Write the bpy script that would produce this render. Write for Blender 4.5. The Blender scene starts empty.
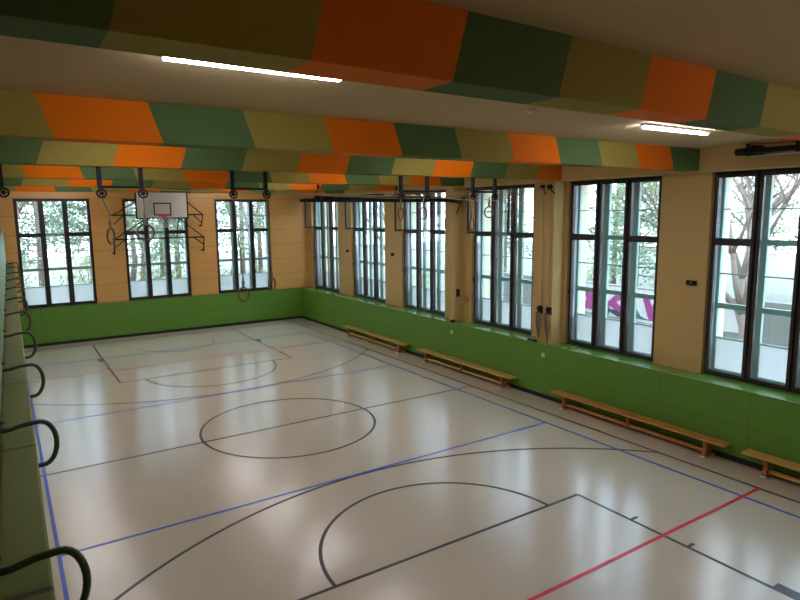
import bpy, bmesh, math, random
from math import sin, cos, pi, radians, sqrt, atan2
from mathutils import Vector, Matrix

C = bpy.context.scene.collection
sc = bpy.context.scene
# ------------------------------------------------------------------ camera
YAW, PITCH, ROLL = 0.5778, -0.142, -0.010
CAM = Vector((-4.7827, -11.6534, 4.3995))
fwd = Vector((sin(YAW)*cos(PITCH), cos(YAW)*cos(PITCH), sin(PITCH)))
r0 = Vector((cos(YAW), -sin(YAW), 0)); u0 = r0.cross(fwd)
rr = cos(ROLL)*r0 + sin(ROLL)*u0
uu = -sin(ROLL)*r0 + cos(ROLL)*u0
cd = bpy.data.cameras.new('camera'); cam = bpy.data.objects.new('camera', cd); C.objects.link(cam)
M = Matrix((rr, uu, -fwd)).transposed().to_4x4(); M.translation = CAM
cam.matrix_world = M
cd.sensor_fit = 'HORIZONTAL'; cd.sensor_width = 36.0; cd.lens = 608.15*36/800
cd.clip_start = 0.02; cd.clip_end = 400
sc.camera = cam
# ------------------------------------------------------------------ world, exposure
w = bpy.data.worlds.new('overcast_sky'); sc.world = w; w.use_nodes = True
nt = w.node_tree; nt.nodes.clear()
wo = nt.nodes.new('ShaderNodeOutputWorld'); bg = nt.nodes.new('ShaderNodeBackground')
tc = nt.nodes.new('ShaderNodeTexCoord'); nz = nt.nodes.new('ShaderNodeTexNoise'); rp = nt.nodes.new('ShaderNodeValToRGB')
nz.inputs['Scale'].default_value = 2.2; nz.inputs['Detail'].default_value = 4
rp.color_ramp.elements[0].position = .35; rp.color_ramp.elements[0].color = (.66, .83, 1.0, 1)
rp.color_ramp.elements[1].position = .7; rp.color_ramp.elements[1].color = (.92, .97, 1.0, 1)
nt.links.new(tc.outputs['Generated'], nz.inputs['Vector']); nt.links.new(nz.outputs['Fac'], rp.inputs['Fac'])
nt.links.new(rp.outputs['Color'], bg.inputs['Color']); bg.inputs['Strength'].default_value = 2.2
nt.links.new(bg.outputs[0], wo.inputs[0])
sc.view_settings.view_transform = 'Standard'; sc.view_settings.look = 'None'
sc.view_settings.gamma = 1; sc.view_settings.exposure = 2.2; sc.view_settings.use_curve_mapping = False

for px, py, pw_, prz in [(6.9, -10, 2.6, pi/2), (6.9, -6.5, 2.6, pi/2), (6.9, -3.13, 2.6, pi/2), (6.9, .29, 2.6, pi/2), (6.9, 3.83, 2.6, pi/2), (6.9, 7.24, 2.6, pi/2), (6.9, 10.68, 2.6, pi/2),
                         (-3.22, 12.9, 2.6, pi), (.08, 12.9, 2.6, pi), (3.36, 12.9, 2.6, pi)]:
    ld = bpy.data.lights.new('daylight_portal', 'AREA'); ld.shape = 'RECTANGLE'; ld.size = pw_; ld.size_y = 4.0; ld.cycles.is_portal = True
    lo = bpy.data.objects.new('daylight_portal', ld); C.objects.link(lo); lo.location = (px, py, 3.2)
    lo.rotation_euler = (pi/2, 0, prz) if prz == pi/2 else (-pi/2, 0, 0)
sc.cycles.max_bounces = 16; sc.cycles.diffuse_bounces = 10; sc.cycles.transparent_max_bounces = 24
# ------------------------------------------------------------------ materials
def newmat(name):
    m = bpy.data.materials.new(name); m.use_nodes = True
    return m, m.node_tree, m.node_tree.nodes['Principled BSDF']
def mat(name, col, rough=.5, metal=0, var=.06, nscale=6, bump=0, spec=.5):
    m, t, b = newmat(name)
    b.inputs['Roughness'].default_value = rough; b.inputs['Metallic'].default_value = metal
    b.inputs['Specular IOR Level'].default_value = spec
    n = t.nodes.new('ShaderNodeTexNoise'); n.inputs['Scale'].default_value = nscale; n.inputs['Detail'].default_value = 4
    tcn = t.nodes.new('ShaderNodeTexCoord'); t.links.new(tcn.outputs['Object'], n.inputs['Vector'])
    mx = t.nodes.new('ShaderNodeMix'); mx.data_type = 'RGBA'
    mx.inputs[6].default_value = (*[c*(1-var) for c in col], 1); mx.inputs[7].default_value = (*[min(1, c*(1+var)) for c in col], 1)
    t.links.new(n.outputs['Fac'], mx.inputs[0]); t.links.new(mx.outputs[2], b.inputs['Base Color'])
    if bump:
        bp = t.nodes.new('ShaderNodeBump'); bp.inputs['Strength'].default_value = bump; bp.inputs['Distance'].default_value = .01
        t.links.new(n.outputs['Fac'], bp.inputs['Height']); t.links.new(bp.outputs[0], b.inputs['Normal'])
    return m
def seam(m, specs, dark=.45):
    """darken thin joints: specs = (axis, period, offset, width) in world metres"""
    t = m.node_tree; b = t.nodes['Principled BSDF']
    src = b.inputs['Base Color'].links[0].from_socket
    g = t.nodes.new('ShaderNodeNewGeometry'); s = t.nodes.new('ShaderNodeSeparateXYZ'); t.links.new(g.outputs['Position'], s.inputs[0])
    prev = None
    for ax, per, off, wd in specs:
        a = t.nodes.new('ShaderNodeMath'); a.operation = 'SUBTRACT'; t.links.new(s.outputs['XYZ'.index(ax)], a.inputs[0]); a.inputs[1].default_value = off - 100*per
        f = t.nodes.new('ShaderNodeMath'); f.operation = 'MODULO'; t.links.new(a.outputs[0], f.inputs[0]); f.inputs[1].default_value = per
        l = t.nodes.new('ShaderNodeMath'); l.operation = 'LESS_THAN'; t.links.new(f.outputs[0], l.inputs[0]); l.inputs[1].default_value = wd
        if prev:
            mm = t.nodes.new('ShaderNodeMath'); mm.operation = 'MAXIMUM'; t.links.new(prev, mm.inputs[0]); t.links.new(l.outputs[0], mm.inputs[1]); prev = mm.outputs[0]
        else: prev = l.outputs[0]
    mx = t.nodes.new('ShaderNodeMix'); mx.data_type = 'RGBA'; mx.blend_type = 'MULTIPLY'
    t.links.new(prev, mx.inputs[0]); t.links.new(src, mx.inputs[6]); mx.inputs[7].default_value = (dark, dark, dark, 1)
    t.links.new(mx.outputs[2], b.inputs['Base Color'])
    return m
def wood(name, c1, c2, rough=.4, scale=3, stretch=(1, 12, 12), spec=.5):
    m, t, b = newmat(name)
    tcn = t.nodes.new('ShaderNodeTexCoord'); mp = t.nodes.new('ShaderNodeMapping'); mp.inputs['Scale'].default_value = stretch
    n = t.nodes.new('ShaderNodeTexNoise'); n.inputs['Scale'].default_value = scale; n.inputs['Detail'].default_value = 6; n.inputs['Distortion'].default_value = .6
    mx = t.nodes.new('ShaderNodeMix'); mx.data_type = 'RGBA'; mx.inputs[6].default_value = (*c1, 1); mx.inputs[7].default_value = (*c2, 1)
    t.links.new(tcn.outputs['Object'], mp.inputs[0]); t.links.new(mp.outputs[0], n.inputs['Vector'])
    t.links.new(n.outputs['Fac'], mx.inputs[0]); t.links.new(mx.outputs[2], b.inputs['Base Color'])
    b.inputs['Roughness'].default_value = rough; b.inputs['Specular IOR Level'].default_value = spec
    return m
def glass(name, tint=(.95, .98, 1), refl=.08):
    m = bpy.data.materials.new(name); m.use_nodes = True; t = m.node_tree; t.nodes.clear()
    o = t.nodes.new('ShaderNodeOutputMaterial'); a = t.nodes.new('ShaderNodeBsdfTransparent'); g = t.nodes.new('ShaderNodeBsdfGlossy')
    fc = t.nodes.new('ShaderNodeLayerWeight'); fc.inputs['Blend'].default_value = .5
    pw = t.nodes.new('ShaderNodeMath'); pw.operation = 'POWER'; pw.inputs[1].default_value = 4.5; t.links.new(fc.outputs['Facing'], pw.inputs[0])
    lw = t.nodes.new('ShaderNodeMath'); lw.operation = 'MULTIPLY_ADD'; lw.inputs[1].default_value = .6; lw.inputs[2].default_value = .09; t.links.new(pw.outputs[0], lw.inputs[0])
    x = t.nodes.new('ShaderNodeMixShader'); a.inputs[0].default_value = (*tint, 1); g.inputs['Roughness'].default_value = .02
    t.links.new(lw.outputs[0], x.inputs[0]); t.links.new(a.outputs[0], x.inputs[1]); t.links.new(g.outputs[0], x.inputs[2]); t.links.new(x.outputs[0], o.inputs[0])
    return m
def translucent(name, col, mixf=.5, transp=0.0):
    m = bpy.data.materials.new(name); m.use_nodes = True; t = m.node_tree; t.nodes.clear()
    o = t.nodes.new('ShaderNodeOutputMaterial'); a = t.nodes.new('ShaderNodeBsdfTranslucent'); d = t.nodes.new('ShaderNodeBsdfDiffuse')
    a.inputs[0].default_value = (*col, 1); d.inputs[0].default_value = (*col, 1)
    x = t.nodes.new('ShaderNodeMixShader'); x.inputs[0].default_value = mixf
    t.links.new(a.outputs[0], x.inputs[1]); t.links.new(d.outputs[0], x.inputs[2])
    last = x
    if transp:
        tr = t.nodes.new('ShaderNodeBsdfTransparent'); y = t.nodes.new('ShaderNodeMixShader'); y.inputs[0].default_value = transp
        t.links.new(x.outputs[0], y.inputs[1]); t.links.new(tr.outputs[0], y.inputs[2]); last = y
    t.links.new(last.outputs[0], o.inputs[0])
    return m
def emis(name, col, s):
    m = bpy.data.materials.new(name); m.use_nodes = True; t = m.node_tree; t.nodes.clear()
    o = t.nodes.new('ShaderNodeOutputMaterial'); e = t.nodes.new('ShaderNodeEmission'); e.inputs[0].default_value = (*col, 1); e.inputs[1].default_value = s
    t.links.new(e.outputs[0], o.inputs[0]); return m

K = {}
K['floor'] = mat('beige_sports_floor', (.60, .52, .415), .21, var=.04, nscale=1.3, spec=1.0)
K['cream'] = mat('cream_plaster', (.64, .43, .17), .75, var=.03, nscale=3)
K['panelwood'] = seam(wood('tan_plywood', (.70, .35, .10), (.82, .45, .14), .40, 2.0, (.7, 1, 8)), [('Z', .61, 1.35, .012)], .55)
K['green'] = seam(mat('green_wall_panel', (.125, .29, .03), .5, var=.05, nscale=4), [('Z', .66, .66, .010), ('X', 1.25, -.1, .010), ('Y', 1.7, -1.4, .010)], .6)
K['green_sill'] = mat('green_sill_laminate', (.13, .30, .05), .2, var=.04, spec=.9)
K['black'] = mat('black_rubber', (.012, .012, .012), .6)
K['ceiling'] = mat('perforated_cream_ceiling', (.56, .41, .22), .85, var=.04, nscale=2)
K['c_green'] = mat('painted_green', (.10, .165, .055), .8, var=.05, spec=.2)
K['c_khaki'] = mat('painted_khaki', (.34, .265, .055), .8, var=.05, spec=.2)
K['c_orange'] = mat('painted_orange', (.80, .175, .002), .8, var=.05, spec=.2)
K['frame'] = mat('dark_brown_lacquer', (.045, .032, .035), .4, var=.05)
K['teal'] = mat('pale_teal_paint', (.34, .52, .45), .5, var=.04)
K['glass'] = glass('window_glass')
K['frost'] = translucent('frosted_film', (.66, .69, .70), .35)
K['reveal'] = mat('pale_cream_render', (.62, .58, .42), .8)
K['jamb'] = mat('pale_blue_grey_paint', (.50, .56, .64), .4)
K['white'] = mat('white_paint', (.78, .78, .76), .5)
K['lineblack'] = mat('black_court_paint', (.03, .028, .035), .35)
K['lineblue'] = mat('blue_court_paint', (.02, .10, .60), .3)
K['linered'] = mat('red_court_paint', (.72, .01, .045), .3)
K['metal'] = mat('black_painted_steel', (.012, .012, .015), .55, 0, spec=.25)
K['chrome'] = mat('steel', (.5, .5, .52), .3, .9)
K['bench_top'] = wood('honey_bench_wood', (.60, .34, .08), (.72, .43, .12), .35, 3, (8, .8, 8))
K['bench_dark'] = wood('orange_bench_wood', (.52, .22, .05), (.62, .29, .07), .35, 3, (8, .8, 8))
K['bench_leg'] = wood('brown_bench_wood', (.36, .13, .03), (.45, .18, .05), .4, 3, (8, 8, 1))
K['pad'] = mat('white_rubber_foot', (.75, .7, .6), .6)
K['ring'] = wood('ring_wood', (.12, .05, .02), (.17, .075, .03), .4, 8, (1, 1, 1))
K['rope'] = mat('tan_rope', (.50, .38, .20), .8)
K['strap'] = mat('grey_strap', (.22, .18, .13), .8)
K['board'] = mat('white_backboard', (.80, .78, .72), .4)
K['rim'] = mat('red_hoop_paint', (.75, .06, .03), .4)
K['net'] = mat('white_net', (.75, .75, .75), .8)
K['rail'] = mat('dark_green_steel', (.05, .085, .038), .35, .1)
K['ledge'] = seam(wood('olive_ledge_wood', (.105, .135, .016), (.14, .16, .022), .5, 3, (8, .7, 8), .2), [('Y', 1.86, -8.97, .035)], .35)
K['gglass'] = mat('green_railing_panel', (.12, .27, .13), .35)
K['tube'] = emis('fluorescent_tube', (.95, .94, 1.0), 17)
K['snow'] = mat('snowy_ground', (.15, .16, .13), .8, var=.4, nscale=.4)
K['bark'] = mat('grey_brown_bark', (.17, .13, .11), .9, var=.25, nscale=8)
K['leaf'] = mat('pale_green_leaves', (.20, .25, .09), .8, var=.35, nscale=4)
K['pine'] = mat('pine_needles', (.13, .20, .11), .8, var=.3, nscale=4)
K['render'] = mat('white_render', (.45, .46, .48), .8)
K['blue'] = mat('blue_fascia', (.03, .07, .20), .6)
K['concrete'] = mat('grey_concrete', (.16, .17, .17), .8)
K['magenta'] = mat('magenta_spray', (.22, .02, .16), .7)
K['sprayteal'] = mat('teal_spray', (.015, .10, .11), .7)
K['spraydark'] = mat('dark_blue_spray', (.01, .015, .06), .7)
K['redplastic'] = mat('red_plastic', (.6, .05, .03), .5)
K['beige'] = mat('beige_plastic', (.68, .60, .42), .5)

# ------------------------------------------------------------------ mesh helpers
class MB:
    def __init__(s): s.v = []; s.f = []; s.mi = []; s.smooth = []
    def box(s, x0, y0, z0, x1, y1, z1, mi=0, m=None):
        if x0 > x1: x0, x1 = x1, x0
        if y0 > y1: y0, y1 = y1, y0
        if z0 > z1: z0, z1 = z1, z0
        b = len(s.v)
        for c in ((x0,y0,z0),(x1,y0,z0),(x1,y1,z0),(x0,y1,z0),(x0,y0,z1),(x1,y0,z1),(x1,y1,z1),(x0,y1,z1)):
            s.v.append(tuple(m @ Vector(c)) if m else c)
        for q in ((0,3,2,1),(4,5,6,7),(0,1,5,4),(1,2,6,5),(2,3,7,6),(3,0,4,7)):
            s.f.append(tuple(b+i for i in q)); s.mi.append(mi); s.smooth.append(False)
        return s
    def poly(s, pts, mi=0):
        b = len(s.v); s.v += [tuple(p) for p in pts]; s.f.append(tuple(range(b, b+len(pts)))); s.mi.append(mi); s.smooth.append(False); return s
    def prism(s, pts, d, mi=0):
        """closed polygon pts (3D) extruded by vector d"""
        b = len(s.v); n = len(pts); d = Vector(d)
        s.v += [tuple(p) for p in pts] + [tuple(Vector(p)+d) for p in pts]
        s.f.append(tuple(b+i for i in reversed(range(n)))); s.f.append(tuple(b+n+i for i in range(n)))
        s.mi += [mi, mi]; s.smooth += [False, False]
        for i in range(n):
            j = (i+1) % n; s.f.append((b+i, b+j, b+n+j, b+n+i)); s.mi.append(mi); s.smooth.append(False)
        return s
    def tube(s, pts, r, n=8, closed=False, mi=0, caps=True):
        pts = [Vector(p) for p in pts]; N = len(pts); b = len(s.v)
        rs = r if isinstance(r, (list, tuple)) else [r]*N
        up = None
        for i, p in enumerate(pts):
            if closed: t = pts[(i+1) % N] - pts[i-1]
            else: t = pts[min(i+1, N-1)] - pts[max(i-1, 0)]
            t.normalize()
            if up is None:
                a = Vector((0,0,1)) if abs(t.z) < .9 else Vector((1,0,0)); up = (a - t*a.dot(t)).normalized()
            else: up = (up - t*up.dot(t)).normalized()
            sd = t.cross(up)
            for k in range(n):
                a = 2*pi*k/n; s.v.append(tuple(p + rs[i]*(cos(a)*up + sin(a)*sd)))
        M_ = N if closed else N-1
        for i in range(M_):
            i2 = (i+1) % N
            for k in range(n):
                k2 = (k+1) % n
                s.f.append((b+i*n+k, b+i*n+k2, b+i2*n+k2, b+i2*n+k)); s.mi.append(mi); s.smooth.append(n > 4)
        if caps and not closed:
            s.f.append(tuple(b+k for k in reversed(range(n)))); s.f.append(tuple(b+(N-1)*n+k for k in range(n))); s.mi += [mi, mi]; s.smooth += [False, False]
        return s
    def build(s, name, mats, parent=None, bevel=0):
        me = bpy.data.meshes.new(name); me.from_pydata(s.v, [], s.f)
        for mm in (mats if isinstance(mats, (list, tuple)) else [mats]): me.materials.append(mm)
        me.polygons.foreach_set('material_index', s.mi); me.polygons.foreach_set('use_smooth', s.smooth)
        me.validate(); me.update()
        o = bpy.data.objects.new(name, me); C.objects.link(o)
        if parent: o.parent = parent
        if bevel:
            bv = o.modifiers.new('bevel', 'BEVEL'); bv.width = bevel; bv.segments = 2; bv.limit_method = 'ANGLE'
        return o
def tag(o, label=None, cat=None, group=None, kind=None):
    if label: o['label'] = label
    if cat: o['category'] = cat
    if group: o['group'] = group
    if kind: o['kind'] = kind
    return o
def empty(name, loc=(0,0,0), rz=0):
    o = bpy.data.objects.new(name, None); C.objects.link(o); o.location = loc; o.rotation_euler = (0,0,rz); o.empty_display_size = .1
    return o
def struct(o, label=None): o['kind'] = 'structure'; o['label'] = label or o.name; return o
def copy_tree(o, parent=None):
    c = o.copy(); C.objects.link(c); c.parent = parent
    for ch in list(o.children): copy_tree(ch, c)
    return c

# ------------------------------------------------------------------ room shell
XR, XW, XP, XG, XO = 5.72, 5.82, 6.17, 6.28, 6.86      # wainscot, pilaster/lintel, pier, window plane, outside
YF, YFW, YO = 12.15, 12.20, 12.85                     # wainscot far, wall far, outside
YB, XL = -14.5, -7.2                                 # behind camera, back of the gallery
ZC = 5.48
ZS, ZT = 1.31, 5.07                                  # window bottom/top right
RW = [(-7.68, -5.32), (-4.31, -1.95), (-.89, 1.47), (2.65, 5.01), (6.06, 8.42), (9.50, 11.86)]
RWX = RW + [(-11.1, -8.72)]
FWN = [(-4.35, -2.09), (-1.05, 1.20), (2.24, 4.48)]
FZS, FZT = 1.33, 5.0

struct(MB().box(XL-.3, YB, -.25, XO, YO, 0).build('floor', K['floor']), 'beige sports floor with painted court lines')
struct(MB().box(XL-.3, YB, ZC, XO, YO, ZC+.3).build('ceiling', K['ceiling']), 'pale perforated ceiling between the painted beams')
m = MB()
m.box(XR+.02, YB, 0, XO, YO, ZS-.02)
m.box(XW, YB, ZT+.01, XO, YO, ZC)
ys = sorted(RWX)
prev = YB
for a, b in ys + [(YO, YO)]:
    if a > prev: m.box(XP, prev, ZS-.02, XO, a, ZT+.01)
    prev = b
for a, b in ((-1.86, -1.36), (1.87, 2.02)): m.box(XW, a, ZS-.02, XP, b, ZT+.01)
struct(m.build('wall_right', K['cream']), 'cream right wall with six tall windows')
m = MB()
m.box(XL-.3, YF+.02, 0, XR+.3, YO, FZS-.02)
m.box(XL-.3, YFW, FZT, XP, YO, ZC)
prev = XL-.3
for a, b in FWN + [(XP, XP)]:
    m.box(prev, YFW, FZS-.02, a, YO, FZT); prev = b
struct(m.build('wall_far', K['panelwood']), 'tan wood panelled far wall with three windows')
struct(MB().box(-5.95, YB, 0, -5.72, YF, 2.57).build('wall_left', K['green']), 'green wall below the gallery')
struct(MB().box(XL-.3, YB, 0, XL, YF, ZC).build('wall_gallery', K['cream']))
struct(MB().box(XL-.3, YB-.25, 0, XO, YB, ZC).build('wall_near', K['cream']))
# wainscots, sills, baseboards
struct(MB().box(XR, YB, .10, XR+.02, YF, ZS-.01).build('trim_1', K['green']), 'green wainscot panels along the right wall')
struct(MB().box(-5.72, YF, .10, XR, YF+.02, FZS-.03).build('trim_2', K['green']), 'green wainscot panels on the far wall')
struct(MB().box(XR-.015, YB, ZS-.02, XP+.12, YF+.1, ZS, 0).build('trim_3', K['green_sill'], bevel=.006), 'green sill ledge along the right wall')
struct(MB().box(-5.72, YF-.01, FZS-.03, XR, YFW+.1, FZS-.01).build('trim_4', K['green_sill'], bevel=.006), 'green sill ledge on the far wall')
struct(MB().box(XR-.008, YB, 0, XR+.02, YF, .10).build('baseboard_right', K['black']), 'black baseboard along the right wall')
struct(MB().box(-5.72, YF-.008, 0, XR, YF+.02, .10).build('baseboard_far', K['black']), 'black baseboard along the far wall')

# ------------------------------------------------------------------ windows
def sash_mesh(m, u0, u1, z0, z1, b=.062, d0=.0, d1=.06, mi=0):
    m.box(u0, d0, z0, u0+b, d1, z1, mi); m.box(u1-b, d0, z0, u1, d1, z1, mi)
    m.box(u0+b, d0, z0, u1-b, d1, z0+b, mi); m.box(u0+b, d0, z1-b, u1-b, d1, z1, mi)
def make_window(n, loc, rz, W, z0, z1, open_left=0, open_right=0, label=None):
    w = empty('window_%d' % n, loc, rz); w['kind'] = 'structure'; w['label'] = label or 'tall six-part window'
    fb = .06; zt = z0 + (z1-z0)*.668; rail = .06
    f = MB(); sash_mesh(f, 0, W, z0, z1, fb, .01, .09)
    t = (W-2*fb)/3; mu = .04
    us = [fb, fb+t, fb+2*t, W-fb]
    for u in us[1:3]: f.box(u-mu, .012, z0+fb, u+mu, .088, z1-fb)
    for i in (0, 2): f.box(us[i], .012, zt-rail/2, us[i+1], .088, zt+rail/2)
    f.build('window_frame', K['frame'], w)
    def sash(nm, ua, ub, za, zb, hinge=None, ang=0, handle=False):
        m = MB(); wd = ub-ua; ht = zb-za
        off = 0 if hinge != 'r' else -wd
        sash_mesh(m, off, off+wd, 0, ht, .055, -.045, .01)
        o = m.build(nm, K['frame'], w); o.location = (ua if hinge != 'r' else ub, 0, za)
        o.rotation_euler = (0, 0, radians(ang) if hinge == 'r' else 0)
        p = MB().box(off+.05, -.02, .05, off+wd-.05, -.014, ht-.05).build('pane', K['glass'], o)
        if handle: 
            h = MB().box(off+.02, -.075, ht*.5, off+.035, -.045, ht*.5+.02); h.box(off+.015, -.09, ht*.5-.10, off+.04, -.075, ht*.5+.02)
            h.build('handle', K['metal'], o)
        return o
    g = .004
    ua = [us[0], us[1]+mu, us[2]+mu]; ub = [us[1]-mu, us[2]-mu, us[3]]
    e = .018
    sash('casement', ua[0]-e, ub[0]+e, z0+fb-e, zt-rail/2+e, handle=True)
    sash('casement', ua[1]-e, ub[1]+e, z0+fb-e, z1-fb+e, handle=True)
    sash('casement', ua[2]-e, ub[2]+e, z0+fb-e, zt-rail/2+e, handle=True)
    sash('transom_sash', ua[0]-e, ub[0]+e, zt+rail/2-e, z1-fb+e, 'r' if open_left else None, open_left)
    sash('transom_sash', ua[2]-e, ub[2]+e, zt+rail/2-e, z1-fb+e, 'r' if open_right else None, open_right)
    # outer teal window
    D = .22
    o = MB(); sash_mesh(o, 0, W, z0, z1, .07, D, D+.07)
    for u in us[1:3]: o.box(u-.075, D, z0+.07, u+.075, D+.07, z1-.07)
    H = z1-z0; zr = [z0+H*.345, zt]
    for z in zr: o.box(.07, D+.002, z-.05, W-.07, D+.068, z+.05)
    rows = [z0+.07, zr[0], zr[1], z1-.07]
    for i in range(3):
        zm = (rows[i]+rows[i+1])/2; o.box(.07, D+.02, zm-.012, W-.07, D+.05, zm+.012)
    jm = MB(); jm.box(-.01, .09, z0-.01, .02, D, z1+.01); jm.box(W-.02, .09, z0-.01, W+.01, D, z1+.01); jm.box(.02, .09, z0-.01, W-.02, D, z0+.02); jm.box(.02, .09, z1-.02, W-.02, D, z1+.01)
    jm.build('jamb_lining', K['jamb'], w)
    rv = MB(); a_, b_ = D+.075, .575
    if rz == 0: b_ = .55
    rv.box(-.01, a_, z0-.01, .012, b_, z1+.01); rv.box(W-.012, a_, z0-.01, W+.01, b_, z1+.01); rv.box(.012, a_, z0-.01, W-.012, b_, z0+.012); rv.box(.012, a_, z1-.012, W-.012, b_, z1+.01)
    rv.build('outer_reveal', K['reveal'], w)
    outer = o.build('outer_frame', K['teal'], w)
    zm = (rows[0]+rows[1])/2
    MB().box(.05, D+.03, zm, W-.05, D+.036, z1-.05).build('outer_pane', K['glass'], outer)
    MB().box(.05, D+.03, z0+.05, W-.05, D+.036, zm).build('frosted_pane', K['frost'], outer)
    return w
# right wall windows: local x runs towards the camera, local y outwards
opens = {2: (32, 23), 3: (57, 0), 4: (37, 0), 5: (43, 0)}
lab = ['nearest window of the right wall', 'second window of the right wall, graffiti seen through it', 'third window of the right wall, two upper sashes open',
       'fourth window of the right wall, upper left sash open', 'fifth window of the right wall, upper left sash open', 'sixth window of the right wall, next to the corner', 'window of the right wall beside the camera']
for i, (a, b) in enumerate(RWX):
    make_window(i+1, (XG, b, 0), -pi/2, b-a, ZS, ZT, *opens.get(i, (0, 0)), label=lab[i])
flab = ['left window of the far wall', 'middle window of the far wall, behind the basketball backboard', 'right window of the far wall']
for i, (a, b) in enumerate(FWN):
    make_window(i+8, (a, YFW+.09, 0), 0, b-a, FZS, FZT, label=flab[i])

# ------------------------------------------------------------------ painted beams
YBM = [-9.0, -5.27, -2.05, 1.37, 4.80, 8.22]
ZB = 5.10
blabel = ['nearest painted ceiling beam in wide orange, khaki and green patches', 'second painted ceiling beam, ending green at the right wall between the near windows',
          'third painted ceiling beam, carrying the gymnastic rings', 'fourth painted ceiling beam, carrying the black crossbar',
          'fifth painted ceiling beam, second from the far wall', 'farthest painted ceiling beam, closest to the backboard']
for k, y in enumerate(YBM):
    m = MB(); wd = .29; lean = .13 if k % 2 == 0 else -.13; step = .935 if k else .852; x = (-4.30 if k else -4.37) - 4*step
    if k == 0: lean = .11
    idx = 0
    xs = []
    while x < XW:
        xs.append(x); x += step
    first = 1 if k % 2 == 0 else 2       # colour index: 0 green 1 khaki 2 orange, in the repeating order khaki, orange, green
    ze = ZC-.001
    for j, xa in enumerate(xs):
        xb = min(xa+step, XW)
        c = [1, 2, 0][(j - 4 + (0 if k % 2 == 0 else 1)) % 3]
        ta, tb = xa+lean, (xb+lean if xb < XW else XW)
        if j == len(xs)-1: tb = XW
        tb = min(tb, XW)
        if xa+.01 > XW: continue
        for yy, flip in ((y, False), (y+wd, True)):
            q = [(xa, yy, ZB), (xb, yy, ZB), (tb, yy, ze), (ta, yy, ze)]
            if j == len(xs)-2 and lean > 0 and xs[-1]+lean > XW: q[2] = (XW, yy, ze)
            m.poly(q if not flip else q[::-1], c)
        m.poly([(xa, y, ZB), (xa, y+wd, ZB), (xb, y+wd, ZB), (xb, y, ZB)], c)
    if k == 0: m.v = [(vx, vy+.03*(vx+4.3), vz) for vx, vy, vz in m.v]
    o = m.build('ceiling_beam', [K['c_green'], K['c_khaki'], K['c_orange']])
    tag(o, blabel[k], 'beam', 'painted ceiling beams')

# ------------------------------------------------------------------ ceiling lamps and detector
def lamp(xa, xb, y, label):
    t = empty('ceiling_lamp', ((xa+xb)/2, y, ZC)); h = (xb-xa)/2
    MB().box(-h-.02, -.035, -.03, h+.02, .035, 0).build('lamp_housing', K['white'], t)
    MB().box(-h, -.026, -.060, h, .026, -.031).build('lamp_tube', K['tube'], t, bevel=.01)
    tag(t, label, 'ceiling lamp', 'fluorescent ceiling lamps')
lamp(-3.78, -2.46, -7.27, 'lit fluorescent strip lamp on the ceiling, the longer one at upper left')
lamp(2.08, 3.48, -6.76, 'lit fluorescent strip lamp on the ceiling near the right wall')
lamp(.9, 2.3, -11.2, 'added unseen strip lamp on the ceiling in front of the nearest painted beam')  # out of view, added to brighten the front of the nearest beam
bays = ['second and third', 'third and fourth', 'fourth and fifth', 'fifth and sixth', 'sixth beam and the far wall']
for q, yy in enumerate((-3.6, -.2, 3.2, 6.65, 10.2)):  # added lamps, hidden behind the beams, that lift the light in the hall
    for xx, sd in ((-3.2, 'left'), (2.3, 'right')):
        lamp(xx-.72, xx+.72, yy, sd + ' added hidden strip lamp in the ceiling bay between the ' + bays[q] + ('' if q == 4 else ' beams'))
m = MB().tube([(0,0,0), (0,0,-.02), (0,0,-.035), (0,0,-.05)], [.055, .055, .045, .02], 16)
o = m.build('smoke_detector', K['white']); o.location = (.04, -6.83, ZC); tag(o, 'small round white smoke detector on the ceiling between the first two beams', 'smoke detector')

# ------------------------------------------------------------------ court lines (paint on the floor)
fl = bpy.data.objects['floor']
ZL = .0025; TH = .0016
def seg(m, a, b, wd=.05, z=ZL):
    a = Vector((*a, 0)); b = Vector((*b, 0)); d = (b-a).normalized(); n = Vector((-d.y, d.x, 0))*wd/2; e = d*0
    pts = [a-n, b-n, b+n, a+n]; m.prism([(p.x, p.y, z-TH) for p in pts], (0, 0, TH))
def arc(m, cx, cy, r, a0, a1, wd=.05, n=64, z=ZL):
    for i in range(n):
        t0 = radians(a0+(a1-a0)*i/n); t1 = radians(a0+(a1-a0)*(i+1)/n)
        p = [(cx+(r-wd/2)*cos(t0), cy+(r-wd/2)*sin(t0)), (cx+(r+wd/2)*cos(t0), cy+(r+wd/2)*sin(t0)), (cx+(r+wd/2)*cos(t1), cy+(r+wd/2)*sin(t1)), (cx+(r-wd/2)*cos(t1), cy+(r-wd/2)*sin(t1))]
        m.prism([(x, y, z-TH) for x, y in p], (0, 0, TH))
m = MB(); OX, OY, FT = 4.99, 11.42, 5.61
for s in (-1, 1):
    seg(m, (s*OX, -OY), (s*OX, OY)); seg(m, (-OX, s*OY), (OX, s*OY))
    seg(m, (-2.45, s*FT), (2.45, s*FT)); 
    for q in (-1, 1):
        seg(m, (q*2.45, s*FT), (q*2.45, s*OY))
    if s > 0:
        arc(m, 0, FT, 1.8, 180, 360)
        a = math.degrees(math.acos(OX/6.62)); arc(m, 0, 9.66, 6.62, 180+a, 360-a, n=96)
        arc(m, 0, 9.86, 1.25, 180, 360)
    else:
        arc(m, 0, -FT, 1.8, 0, 180)
        a = math.degrees(math.acos(OX/6.62)); arc(m, 0, -9.66, 6.62, a, 180-a, n=96)
        arc(m, 0, -9.86, 1.25, 0, 180)
    for q in (-1, 1):
        for yy, L in ((6.55, .05), (7.42, .05), (8.50, .40)):
            m.box(q*2.475, s*yy, ZL-TH, q*2.60, s*(yy+L), ZL)
seg(m, (-OX, 0), (OX, 0)); arc(m, 0, 0, 1.8, 0, 360, n=96)
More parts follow.
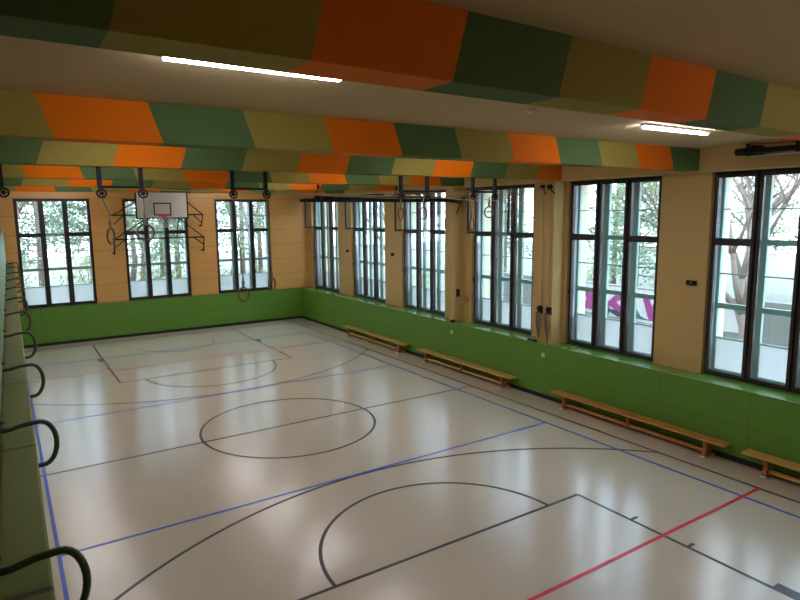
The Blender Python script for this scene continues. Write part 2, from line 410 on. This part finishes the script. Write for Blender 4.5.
m.build('black_court_lines', K['lineblack'], fl)
m = MB()
for s in (-1, 1):
    seg(m, (s*4.5, -9), (s*4.5, 9), .05, .0035); seg(m, (-4.5, s*9), (4.5, s*9), .05, .0035); seg(m, (-4.5, s*3), (4.5, s*3), .05, .0035)
m.build('blue_court_lines', K['lineblue'], fl)
m = MB()
for s in (-1, 1): seg(m, (-OX, s*7.09), (OX, s*7.09), .055, .0042)
m.build('red_court_lines', K['linered'], fl)

# ------------------------------------------------------------------ benches
def make_bench(top):
    t = empty('gym_bench'); L = 4.05
    MB().box(-.125, -L/2, .30, .125, L/2, .335).build('seat', top, t, bevel=.006)
    MB().box(-.045, -L/2+.42, .075, .045, L/2-.42, .125).build('balance_beam', top, t, bevel=.006)
    for y in (-L/2+.38, 0, L/2-.38):
        m = MB(); hw = .13 if y else .06
        m.prism([(-hw, y-.03, .02), (hw, y-.03, .02), (hw, y-.03, .06), (.085 if y else .05, y-.03, .16), (.10 if y else .06, y-.03, .30), (-.10 if y else -.06, y-.03, .30), (-.085 if y else -.05, y-.03, .16), (-hw, y-.03, .06)], (0, .06, 0))
        lg = m.build('leg', K['bench_leg'] , t)
        if not y: lg.location.z = .035
        if y:
            for s in (-1, 1): MB().box(s*.125-.028, y-.045, 0, s*.125+.028, y+.045, .035).build('foot_pad', K['pad'], lg, bevel=.004)
    return t
bench_top = make_bench(K['bench_top'])
benches = [(5.55, 5.85, 'honey-coloured wooden gym bench farthest from the camera, below the fourth and fifth windows', False),
           (5.55, 1.08, 'honey-coloured wooden gym bench second farthest, with a green panel light plate above it', False),
           (5.55, -4.25, 'long orange-brown wooden gym bench, darkest of the four along the right wall', True),
           (5.55, -8.58, 'honey-coloured wooden gym bench cut off by the right edge of the photo', False)]
for i, (x, y, lb, dk) in enumerate(benches):
    o = bench_top if i == 0 else (make_bench(K['bench_dark']) if dk else copy_tree(bench_top))
    o.location = (x, y, ZL if False else 0.0); tag(o, lb, 'bench', 'wooden gym benches along the green wall')

# ------------------------------------------------------------------ gallery: ledge, railing, hoops
GZ = 2.90
gal = empty('gallery_ledge', (-4.725, -9.2, 0), 0); GR = -.0105
gal.rotation_euler = (0, 0, GR)
MB().box(-.20, -5.0, GZ-.06, 0, 21.3, GZ).build('ledge_board', K['ledge'], gal, bevel=.012)
MB().box(-2.2, -5.0, GZ-.32, -.012, 21.3, GZ-.065).build('gallery_slab', K['ledge'], gal)
tag(gal, 'olive wooden gallery edge with dark joints running along the left side', 'gallery edge')
rail = empty('guard_railing', (-4.69, -9.2, 0), 0); rail.rotation_euler = (0, 0, GR)
tag(rail, 'dark green steel gallery railing with curved brackets and green panels', 'railing')
XRL = -.23
top = MB().tube([(XRL, -1.0, GZ+1.12), (XRL, 21.2, GZ+1.12)], .018, 10).build('handrail', K['rail'], rail)
MB().tube([(XRL-.005, -1.0, GZ+.10), (XRL-.005, 21.2, GZ+.10)], .012, 8).build('bottom_rail', K['rail'], rail)
for k in range(12):
    y = .33 + k*1.93
    if y > 21.2: break
    MB().box(XRL-.03, y-.03, GZ, XRL+.0, y+.03, GZ+1.11).build('post', K['rail'], rail)
    pts = [(XRL-.01, y, GZ+.085), (XRL+.05, y, GZ+.085), (-.09, y, GZ+.105)]
    R_ = .155
    cz = GZ+.11-R_
    for a in range(90, -91, -12): pts.append((.0+.09*cos(radians(a)), y, cz+R_*sin(radians(a))))
    pts.append((-.05, y, cz-R_))
    h = MB().tube(pts, .017, 10).build('hoop_bracket', K['rail'], rail)
    MB().tube([(XRL-.01, y-.03, GZ+.16), (XRL+.03, y-.03, GZ+.16)], .016, 10).build('bolt', K['rail'], h)
    if k < 11: MB().box(XRL-.006, y+.06, GZ+.14, XRL+.002, y+1.86, GZ+1.06).build('infill_panel', K['gglass'], rail)

# ------------------------------------------------------------------ ring suspensions hung from the third beam
YR = -1.86
def make_rig(dx):
    t = empty('ring_suspension')
    for s in (0, 1):
        x = s*dx
        MB().box(x-.03, -.03, -.30, x+.03, .03, 0).build('hanger', K['metal'], t)
        p = MB().tube([(x+.02+.06*cos(a*pi/10), 0, -.375+.06*sin(a*pi/10)) for a in range(20)], .013, 6, closed=True)
        p.tube([(x+.02, -.03, -.375), (x+.02, .03, -.375)], .028, 10)
        for a in range(5): p.tube([(x+.02, 0, -.375), (x+.02+.06*cos(a*2*pi/5), 0, -.375+.06*sin(a*2*pi/5))], .008, 5)
        p.box(x+.0, -.02, -.375, x+.012, .02, -.27)
        p.build('pulley', K['metal'], t)
    MB().tube([(-.03, 0, -.285), (dx+.03, 0, -.285)], .019, 8).build('axle', K['metal'], t)
    return t
def make_ring(L, ox, oy):
    t = empty('gymnastic_ring')
    MB().tube([(.115*cos(a*pi/16), 0, .115*sin(a*pi/16)) for a in range(32)], .0145, 8, closed=True).build('ring', K['ring'], t)
    m = MB(); m.tube([(0, 0, .10), (.012, 0, .16), (.004, 0, .30), (ox, oy, L)], [.016, .014, .010, .009], 6); m.tube([(0, 0, .10), (-.012, 0, .16), (-.003, 0, .30)], [.014, .012, .008], 6)
    m.box(-.02, -.015, .17, .02, .015, .21)
    m.build('strap', K['strap'], t)
    return t
rigs = [(-5.30, .58, None, None, 'at the left edge of the photo, beside the gallery'),
        (-3.53, .56, 4.11, 4.15, 'in front of the left part of the backboard'),
        (-1.60, .56, 3.09, 3.22, 'in front of the right window of the far wall'),
        (1.65, .61, 4.39, 4.39, 'in front of the fourth window of the right wall'),
        (3.41, .61, 4.15, 4.40, 'in front of the third window of the right wall')]
for i, (x, dx, za, zb, where) in enumerate(rigs):
    t = make_rig(dx); t.location = (x, YR, ZB)
    tag(t, 'black two-pulley ring suspension ' + where, 'ring suspension', 'ring suspensions under the third beam')
    if za:
        for s, z in ((0, za), (1, zb)):
            of = {1: (.10, .02), 2: (.11, .05), 3: (-.01, -.09), 4: (-.02, -.16)}[i][s]
            ag = radians({1: (58, -5), 2: (24, 41), 3: (33, 18), 4: (28, -1)}[i][s]); q = .02-of
            r = make_ring(ZB-.43-z, q*cos(ag), -q*sin(ag)); r.location = (x+s*dx+of, YR, z)
            r.rotation_euler = (0, 0, radians({1: (58, -5), 2: (24, 41), 3: (33, 18), 4: (28, -1)}[i][s]))
            tag(r, ('left' if s == 0 else 'right') + ' ring of the pair ' + where, 'gymnastic ring', 'gymnastic rings on straps')
# pull ropes to the wall
for i, (x, dx, za, zb, where) in enumerate(rigs[1:]):
    m = MB()
    for s in (0, 1):
        x0 = x+s*dx+.02; z0 = ZB-.30 - .02*i
        zz = 4.93-.02*i-.012*s; x1 = 5.70+.03*s; yy = -1.62-.10*s
        N = 24; sag = .10+.03*s+.025*i
        m.tube([(x0+(x1-x0)*t/N, YR+(yy-YR)*t/N, z0+(zz-z0)*t/N - sag*4*(t/N)*(1-t/N)) for t in range(N+1)], .0055, 5)
    o = m.build('pull_rope', K['rope'])
    tag(o, 'tan pull ropes from the suspension ' + where, 'rope', 'pull ropes of the rings')
# wall pulleys, down ropes, cleats
for k, (y, lb) in enumerate(((-1.52, 'black wall pulley with lever, left of two on the pillar'), (-1.74, 'black wall pulley with lever, right of two on the pillar'))):
    t = empty('wall_pulley', (XW, y, 4.95))
    MB().box(-.02, -.04, -.06, 0, .04, .06).build('mount_plate', K['metal'], t)
    m = MB().tube([(-.06+.05*cos(a*pi/8), -.0, .05*sin(a*pi/8)) for a in range(16)], .014, 6, closed=True); m.tube([(-.02, 0, 0), (-.09, 0, 0)], .015, 8)
    m.build('wheel', K['metal'], t)
    m = MB().tube([(-.05, -.02, -.02), (-.10, -.16-.04*k, -.15)], .016, 8)
    if k: m.tube([(-.05, 0, 0), (-.12, -.16, .0)], .022, 8)
    m.build('lever', K['metal'], t)
    tag(t, lb, 'pulley', 'wall pulleys of the ring ropes')
for k, (y, lb) in enumerate(((-1.53, 'tan rope hanging down the pillar, left of two'), (-1.76, 'tan rope hanging down the pillar, right of two'))):
    o = MB().tube([(XW-.05, y-.02, 4.92), (XW-.04, y-.05, 3.5), (XW-.05, y-.06, 2.2)], .013, 6).build('hanging_rope', K['rope'])
    tag(o, lb, 'rope', 'ropes hanging down the pillar')
for k, (y, lb) in enumerate(((-1.52, 'black rope cleat box low on the pillar, left of two'), (-1.80, 'black rope cleat box low on the pillar, right of two'))):
    t = empty('rope_cleat', (XW, y, 2.10))
    MB().box(-.05, -.07, -.09, 0, .07, .09).build('cleat_box', K['metal'], t, bevel=.01)
    MB().tube([(-.05, -.08, .03), (-.10, -.03, .03), (-.10, .04, .03), (-.05, .08, .03)], .014, 8).build('hook', K['metal'], t)
    m = MB()
    for j in range(4):
        ww = .03+.012*j; ln = .55+.05*j
        m.tube([(-.06-.01*j, ww, -.05), (-.05-.01*j, ww*1.1, -ln*.5), (-.06, 0, -ln-.05), (-.05-.01*j, -ww*1.1, -ln*.5), (-.06-.01*j, -ww, -.05)], .011, 6)
    m.build('coiled_rope', K['strap'], t)
    tag(t, lb, 'cleat', 'rope cleats on the pillar')
MB_ = MB().box(-.004, -.11, 0, 0, .11, .22); o = MB_.build('wall_plate', K['cream']); o.location = (XW, -1.62, 2.32)
tag(o, 'cream square cover plate on the pillar just above the rope cleats', 'cover plate')

# ------------------------------------------------------------------ crossbar under the fourth beam
t = empty('ceiling_crossbar', (1.30, 2.0, 4.72))
tag(t, 'pair of long black steel tubes hanging under the fourth beam and reaching the pillar', 'crossbar')
MB().tube([(-.0, 0, 0), (4.42, 0, 0)], .036, 10).build('lower_tube', K['metal'], t)
MB().tube([(.40, .03, .075), (4.05, .03, .075), (4.32, -.14, .02), (4.70, -.28, -.04)], .045, 10).build('upper_tube', K['metal'], t)
for x in (.55, .95, 1.65, 2.6, 3.35): MB().box(x-.05, -.03, -.03, x+.05, .06, .11).build('clamp', K['metal'], t)
for x in (.38, 2.62):
    m = MB().tube([(x, -.2, .375), (x, -.2, .28)], .03, 8); m.tube([(x, -.2, .28), (x, 0, .08)], .012, 6); m.build('hanger_rod', K['metal'], t)
MB().box(4.74, -.38, .0, 4.87, -.20, .12).build('wall_bracket', K['metal'], t)
MB().tube([(4.70, -.29, -.06), (4.62, -.27, -.2), (4.55, -.25, -.36)], .016, 6).build('brace', K['metal'], t)
MB().tube([(3.9, .03, .10), (4.40, -.16, .09), (4.76, -.28, .07)], .014, 6).build('pull_bar', K['metal'], t)

# ------------------------------------------------------------------ small things on the right wall
def plate(name, loc, dims, m, label, cat, rz=0):
    o = MB().box(-dims[0], -dims[1]/2, -dims[2]/2, 0, dims[1]/2, dims[2]/2).build(name, m, bevel=.004); o.location = loc; tag(o, label, cat); return o
plate('wall_box', (XP, 8.71, 3.0), (.05, .12, .10), K['metal'], 'small black box on the pier between the fifth and sixth windows', 'wall box')
plate('wall_box', (XP, 5.55, 3.03), (.05, .14, .10), K['metal'], 'small black box on the pier between the fourth and fifth windows', 'wall box')
o = plate('wall_box', (6.0, 1.87, 2.13), (.04, .10, .22), K['metal'], 'upright black box beside the no smoking sign', 'wall box')
o.rotation_euler = (0, 0, pi/2)
o = plate('wall_box', (XP, -5.05, 3.03), (.04, .20, .09), K['metal'], 'small flat black box on the pier between the two nearest windows', 'wall box')
MB().box(-.045, -.02, -.015, -.04, .02, .015).build('light_plate', K['chrome'], o)
t = empty('no_smoking_sign', (XP-.002, 1.66, 1.95)); 
m = MB().tube([(0, .085*cos(a*pi/12), .085*sin(a*pi/12)) for a in range(24)], .015, 6, closed=True); m.tube([(0, .055, .055), (0, -.055, -.055)], .013, 6)
m.build('red_ring', K['redplastic'], t); 
MB().tube([(-.002, 0, 0), (0.001, 0, 0)], .08, 24).build('sign_disc', K['cream'], t)
m = MB().box(-.006, -.045, -.008, -.002, .035, .008); m.build('cigarette_symbol', K['black'], t)
tag(t, 'small round red no smoking sign on the cream wall', 'sign')
plate('socket_plate', (XR, 1.77, 1.04), (.012, .10, .10), K['beige'], 'small beige plate on the green panels above the second farthest bench', 'socket plate')
plate('socket_plate', (XR, -1.72, 1.04), (.012, .10, .10), K['beige'], 'small beige plate on the green panels near the rope cleats', 'socket plate')
o = MB().box(-.05, -.06, 0, .05, .06, .07).box(-.02, -.10, .02, .02, .0, .05).build('door_stop', K['metal'], bevel=.006); o.location = (5.77, 1.80, ZS); tag(o, 'small black block on the green sill at the foot of the narrow pillar', 'block')
o = MB().box(-.04, -.16, 0, .04, .10, .05).build('door_stop', K['metal'], bevel=.006); o.location = (5.765, -1.28, ZS); tag(o, 'small black block on the green sill at the foot of the rope pillar', 'block')
# vertical cable + hanging pole near the fourth window
t = empty('hanging_pull_cord', (5.745, 2.11, 1.33)); 
MB().tube([(0, 0, 0), (.0, .01, 1.4), (0, 0, 3.36)], .013, 6).build('cord', K['white'], t); MB().tube([(0, 0, 2.6), (0, 0, 2.9)], .02, 8).build('grip', K['metal'], t)
tag(t, 'thin white cord hanging in front of the fourth window beside the narrow pillar', 'cord')
# shaft at upper right
t = empty('motor_shaft', (5.45, -6.22, 5.33))
tag(t, 'black cylindrical motor shaft high on the right wall at the photo edge', 'motor shaft')
MB().tube([(0, .02, 0), (0, -1.9, -.005)], .045, 16).build('shaft_tube', K['metal'], t)
MB().tube([(0, .10, 0), (0, -.06, 0)], .060, 16).build('end_motor', K['metal'], t)
MB().tube([(.0, -.12, -.075), (0, -1.9, -.075)], .016, 10).build('steel_rod', K['chrome'], t)
for y in (-.10, -.84):
    m = MB().box(-.03, y-.05, -.07, .37, y+.03, .10); m.box(-.06, y-.03, .02, -.02, y+.02, .12); m.build('bracket', K['metal'], t)
MB().tube([(.0, -.05, .12), (.1, -.5, .10), (.15, -1.5, .11)], .010, 6).build('red_cable', K['redplastic'], t)

# ------------------------------------------------------------------ basketball backboard at the far wall
t = empty('basketball_backboard', (.14, 11.40, 4.30))
tag(t, 'white basketball backboard with red hoop on a black steel wall frame', 'backboard')
MB().box(-.875, -.02, 0, .875, .02, 1.05).build('board', K['board'], t)
m = MB(); sash_mesh(m, -.895, .895, -.02, 1.07, .045, -.026, .026); bo = m.build('board_edge', K['metal'], t)
m = MB(); sash_mesh(m, -.30, .30, .10, .55, .045, -.0235, -.0195); m.build('target_square', K['lineblack'], t)
hp = MB().tube([(.225*cos(a*pi/16), -.40+.225*sin(a*pi/16), .08) for a in range(32)], .012, 8, closed=True)
hp.box(-.08, -.19, .03, .08, -.02, .085); hp.box(-.14, -.035, .03, .14, -.021, .14)
hoop = hp.build('hoop', K['rim'], t)
m = MB()
for a in range(12):
    p = []
    for j in range(6):
        th = (a + (j % 2)*.5)*pi/6; rj = .225-.085*j/5*1.1; p.append((rj*cos(th), -.40+rj*sin(th), .07-.08*j))
    m.tube(p, .005, 4)
    p = []
    for j in range(6):
        th = (a - (j % 2)*.5)*pi/6; rj = .225-.085*j/5*1.1; p.append((rj*cos(th), -.40+rj*sin(th), .07-.08*j))
    m.tube(p, .005, 4)
m.build('net', K['net'], hoop)
def bar(pts, r=.02): return MB().tube(pts, r, 8)
yw = .70   # in front of the wall
bar([(-1.60, yw-.25, -.73), (1.56, yw-.25, -.72)], .026).build('frame_bar', K['metal'], t)
for s, xo in ((-1, -1.58), (1, 1.54)):
    bar([(s*.55, .03, .0), (xo, yw-.25, -.73)]).build('strut', K['metal'], t)
    bar([(s*.55, .03, .0), (s*.55, yw-.25, -.73)]).build('strut', K['metal'], t)
    bar([(xo, yw-.25, -.73), (xo, yw+.08, -.72)], .022).build('wall_arm', K['metal'], t)
    m = bar([(xo, yw-.25, -.73), (xo-.02, yw-.22, -1.22)], .024); m.tube([(xo-.02, yw-.22, -1.22), (xo-.02, yw+.08, -1.22)], .03, 8); m.build('wall_arm', K['metal'], t)
    bar([(xo-s*.38, yw-.25, -.73), (xo-s*.02, yw-.23, -1.0)], .018).build('brace', K['metal'], t)
    # upper level
    bar([(s*.88, .03, .12), (xo, yw-.25, .12)], .024).build('frame_bar', K['metal'], t)
    bar([(s*.88, .03, .58), (xo, yw-.25, .12)]).build('strut', K['metal'], t)
    m = bar([(xo, yw-.25, .12), (xo, yw+.08, .12)], .022)
    if s > 0: m.tube([(xo, yw-.25, .12), (xo-.06, yw-.22, -.30)], .022, 8); m.tube([(xo-.06, yw-.22, -.30), (xo-.06, yw+.08, -.30)], .028, 8)
    m.build('wall_arm', K['metal'], t)
    bar([(xo-s*.36, yw-.25, .12), (xo-s*.03, yw-.22, -.20)], .018).build('brace', K['metal'], t)

# ------------------------------------------------------------------ outside
gr = MB()
gr.box(XO+.01, -45, -.9, 70, 75, -.6); gr.box(-50, YO+.01, -.9, XO+.01, 75, -.6)
o = gr.build('ground', K['snow']); tag(o, 'snowy ground outside behind the windows', 'ground', kind='structure')
random.seed(4)
def tree(loc, h, kind, label):
    t = empty('pine_tree' if kind == 'pine' else 'bare_tree', loc)
    tr = MB(); cr = MB()
    def leafs(c, n, sp, sz):
        for _ in range(n):
            p = Vector(c)+Vector((random.gauss(0, sp), random.gauss(0, sp), random.gauss(0, sp*.8)))
            a = Vector((random.uniform(-1, 1), random.uniform(-1, 1), random.uniform(-1, 1))).normalized(); b = a.orthogonal().normalized()
            s = sz*random.uniform(.6, 1.3)
            cr.poly([p+a*s, p+b*s*.7, p-a*s, p-b*s*.7])
    if kind == 'pine':
        tr.tube([(0, 0, 0), (.1, 0, h*.5), (0, .1, h)], [.16, .12, .04], 8)
        for k in range(46):
            z = h*(.30+.68*k/46); L = (1-k/52)*h*.20+.3; a = random.uniform(0, 2*pi)
            e = Vector((cos(a)*L, sin(a)*L, z+random.uniform(-.2, .4)))
            tr.tube([(0, 0, z), e], [.03, .01], 4)
            for q in (.4, .7, 1): leafs(Vector((0, 0, z)).lerp(e, q), 28, .26, .075)
        cm = K['pine']
    else:
        def br(p, d, L, r, dep):
            e = p+d*L; tr.tube([p, p+d*L*.5+Vector((random.uniform(-.04, .04)*L, random.uniform(-.04, .04)*L, 0)), e], [r, r*.85, r*.65], 6 if dep > 2 else 4)
            if dep == 0: leafs(e, 6, .25, .05); return
            for _ in range(3 if dep > 1 else 2):
                nd = (d + Vector((random.uniform(-.8, .8), random.uniform(-.8, .8), random.uniform(-.15, .5)))).normalized()
                br(e, nd, L*random.uniform(.6, .85), r*.6, dep-1)
        br(Vector((0, 0, 0)), Vector((random.uniform(-.08, .08), random.uniform(-.08, .08), 1)).normalized(), h*.32, .15, 5)
        cm = K['leaf']
    tr.build('trunk', K['bark'], t); cr.build('crown', cm, t)
    tag(t, label, 'tree', 'trees outside the windows')
ft = [(-4.9, 19, 'bare'), (-3.3, 23, 'pine'), (-1.2, 18.5, 'bare'), (1.3, 22, 'pine'), (3.4, 20, 'pine'), (5.5, 19, 'pine'), (8.0, 24, 'bare'), (-6.5, 26, 'pine'), (2.2, 27, 'bare'), (10.5, 27, 'pine')]
nf = ['pale bare tree behind the left window of the far wall', 'pine behind the left window of the far wall', 'pale bare tree behind the backboard window', 'pine behind the backboard window',
      'nearer pine behind the right window of the far wall', 'pine behind the right frame of the far wall window', 'bare tree beyond the corner of the hall', 'distant pine left of the far windows', 'distant bare tree behind the right far window', 'distant pine beyond the hall corner']
for (x, y, k), lb in zip(ft, nf): tree((x, y, -.6), random.uniform(9, 12), k, lb)
rt = [(11.5, -6.3, 'bare'), (14, -1.8, 'bare'), (10.5, -3.9, 'bare'), (17, 4.0, 'pine'), (14, 9, 'bare'), (19, 14, 'pine'), (24, 20, 'pine'), (21, 1.5, 'bare'), (26, 9, 'pine'), (15, 20, 'bare')]
nr = ['bare branching tree outside the nearest right window', 'bare tree outside the second right window', 'bare tree outside between the two nearest right windows', 'pine outside the third right window', 'bare tree outside the fourth right window',
      'pine outside the fifth right window', 'distant pine outside the sixth right window', 'bare tree behind the graffiti wall', 'distant pine behind the graffiti wall', 'bare tree outside beyond the corner window']
for (x, y, k), lb in zip(rt, nr): tree((x, y, -.6), random.uniform(7.5, 10), k, lb)
t = empty('flat_roofed_building', (24, -4, -.6)); tag(t, 'long white flat-roofed building seen through the nearest window', 'building')
MB().box(0, -9, 0, 6, 4.5, 4.2).build('wall', K['render'], t); MB().box(-.4, -9.4, 4.2, 6.4, 4.9, 4.7).build('roof', K['render'], t)
MB().box(-.08, -9, 3.6, .0, 4.5, 4.0).build('window_band', K['blue'], t)
# undergrowth below the trees
for q, (x, y, hh) in enumerate([(-6, 21, 1.9), (-3.6, 20.4, 1.5), (-1.6, 21.5, 1.7), (.4, 20, 1.4), (2.6, 23.5, 2.2), (5.2, 22.2, 1.8), (-4.6, 25, 2.6), (-.8, 25.5, 2.8), (7.8, 21, 2.0),
                                (15.5, -7.5, 2.0), (16.5, -4.2, 2.4), (15.2, -1.0, 1.7), (17.5, 6.8, 2.4), (16.0, 12.0, 2.2), (14.5, 16.5, 2.0), (18.5, 2.6, 2.7)]):
    t = empty('shrub', (x, y, -.6)); st = MB(); lf = MB()
    for _ in range(26):
        a = random.uniform(0, 2*pi); R = random.uniform(.2, 1.15); zt = hh*random.uniform(.6, 1.1)
        e = Vector((cos(a)*R, sin(a)*R, zt)); st.tube([(cos(a)*.1, sin(a)*.1, 0), e*.5+Vector((0, 0, .1)), e], [.025, .018, .008], 4)
        for _ in range(26):
            p = e + Vector((random.gauss(0, .25), random.gauss(0, .25), random.gauss(-.3, .4))); p.z = max(p.z, .05)
            u = Vector((random.uniform(-1, 1), random.uniform(-1, 1), random.uniform(-1, 1))).normalized(); v = u.orthogonal().normalized(); sz = random.uniform(.04, .09)
            lf.poly([p+u*sz, p+v*sz*.7, p-u*sz, p-v*sz*.7])
    st.build('stems', K['bark'], t); lf.build('foliage', K['leaf'], t)
    side = 'far wall' if q < 9 else 'right wall'
    tag(t, 'loose shrub under the trees outside the ' + side + ' windows', 'shrub', 'shrubs outside the ' + side)
# woodland rows further back
src = {'pine': bpy.data.objects['pine_tree'], 'bare': bpy.data.objects['bare_tree']}
wood_pos = [(-9, 33), (-5.5, 31), (-2.6, 34), (-.2, 30), (2.6, 34), (4.9, 30), (7.4, 33), (10.4, 36), (13.5, 38), (17, 40), (-12.5, 36), (.9, 39), (6.2, 41), (-4, 40),
            (34, -14), (33, -9), (35, -4), (33, 1), (31, 6), (34, 11), (30, 15), (33, 21), (29, 27), (35, 32), (24, 32), (20, 27), (38, 17), (39, 3)]
for q, (x, y) in enumerate(wood_pos):
    o = copy_tree(src['pine' if q % 3 != 1 else 'bare']); o.location = (x, y, -.6); o.rotation_euler = (0, 0, q*2.1); sz = 1.0+.25*((q*7) % 5)/4; o.scale = (sz*1.25, sz*1.25, sz)
    side = 'far wall' if q < 14 else 'right wall'
    o['label'] = ('distant pine in the woodland outside the ' if q % 3 != 1 else 'distant bare tree in the woodland outside the ') + side + ' windows'
    o['group'] = ('woodland pines beyond the ' if q % 3 != 1 else 'woodland bare trees beyond the ') + side
# graffiti wall
t = empty('graffiti_wall', (12.2, 0, -.6)); tag(t, 'low grey concrete wall sprayed with pink and teal graffiti outside', 'wall')
MB().box(0, -5, 0, .25, 9, 2.55).build('concrete_wall', K['concrete'], t)
def blob(m, cy, cz, pts, x):
    m.prism([(x, cy+a, cz+b) for a, b in pts], (-.012, 0, 0))
w_ = MB(); w_.prism([(-.002, y, z) for y, z in ((3.4, 1.55), (3.2, 2.5), (-2.6, 2.5), (-2.9, 1.6), (0, 1.45))], (-.006, 0, 0)); w_.build('white_paint_ground', K['render'], t)
m = MB()
blob(m, 1.0, 2.0, [(.6, -.1), (.1, .35), (-.1, .15), (.2, 0), (-.3, -.35), (-.1, -.4)], -.008)
blob(m, -.2, 2.0, [(.45, .4), (.25, .4), (.05, 0), (-.15, .4), (-.4, .4), (0, -.45), (.15, -.45)], -.008)
blob(m, -1.1, 2.0, [(.4, .42), (-.1, .40), (-.35, .15), (-.05, .0), (-.4, -.45), (-.15, -.45), (.15, -.1), (.2, -.45), (.4, -.45)], -.008)
blob(m, 2.3, 2.0, [(.5, .3), (.1, .42), (-.4, .1), (-.1, -.1), (-.3, -.4), (.3, -.35), (.1, .0)], -.008)
m.build('pink_letters', K['magenta'], t)
m = MB()
blob(m, .45, 1.75, [(.5, .1), (.1, .3), (-.2, -.1), (-.5, -.2), (.1, -.2)], -.009); blob(m, -.75, 1.7, [(.35, .0), (.1, .35), (-.1, -.05), (-.35, -.2), (.15, -.2)], -.009); blob(m, 1.7, 1.8, [(.3, .0), (.0, .4), (-.3, -.1), (-.2, -.3), (.2, -.3)], -.009)
m.build('teal_shadows', K['sprayteal'], t)
m = MB(); blob(m, 1.1, 1.62, [(.5, .1), (.1, .12), (-.3, -.06), (0, -.12)], -.016); blob(m, -1.3, 1.62, [(.3, .1), (.1, .25), (-.3, -.06), (0, -.12)], -.016); m.build('dark_outlines', K['spraydark'], t)
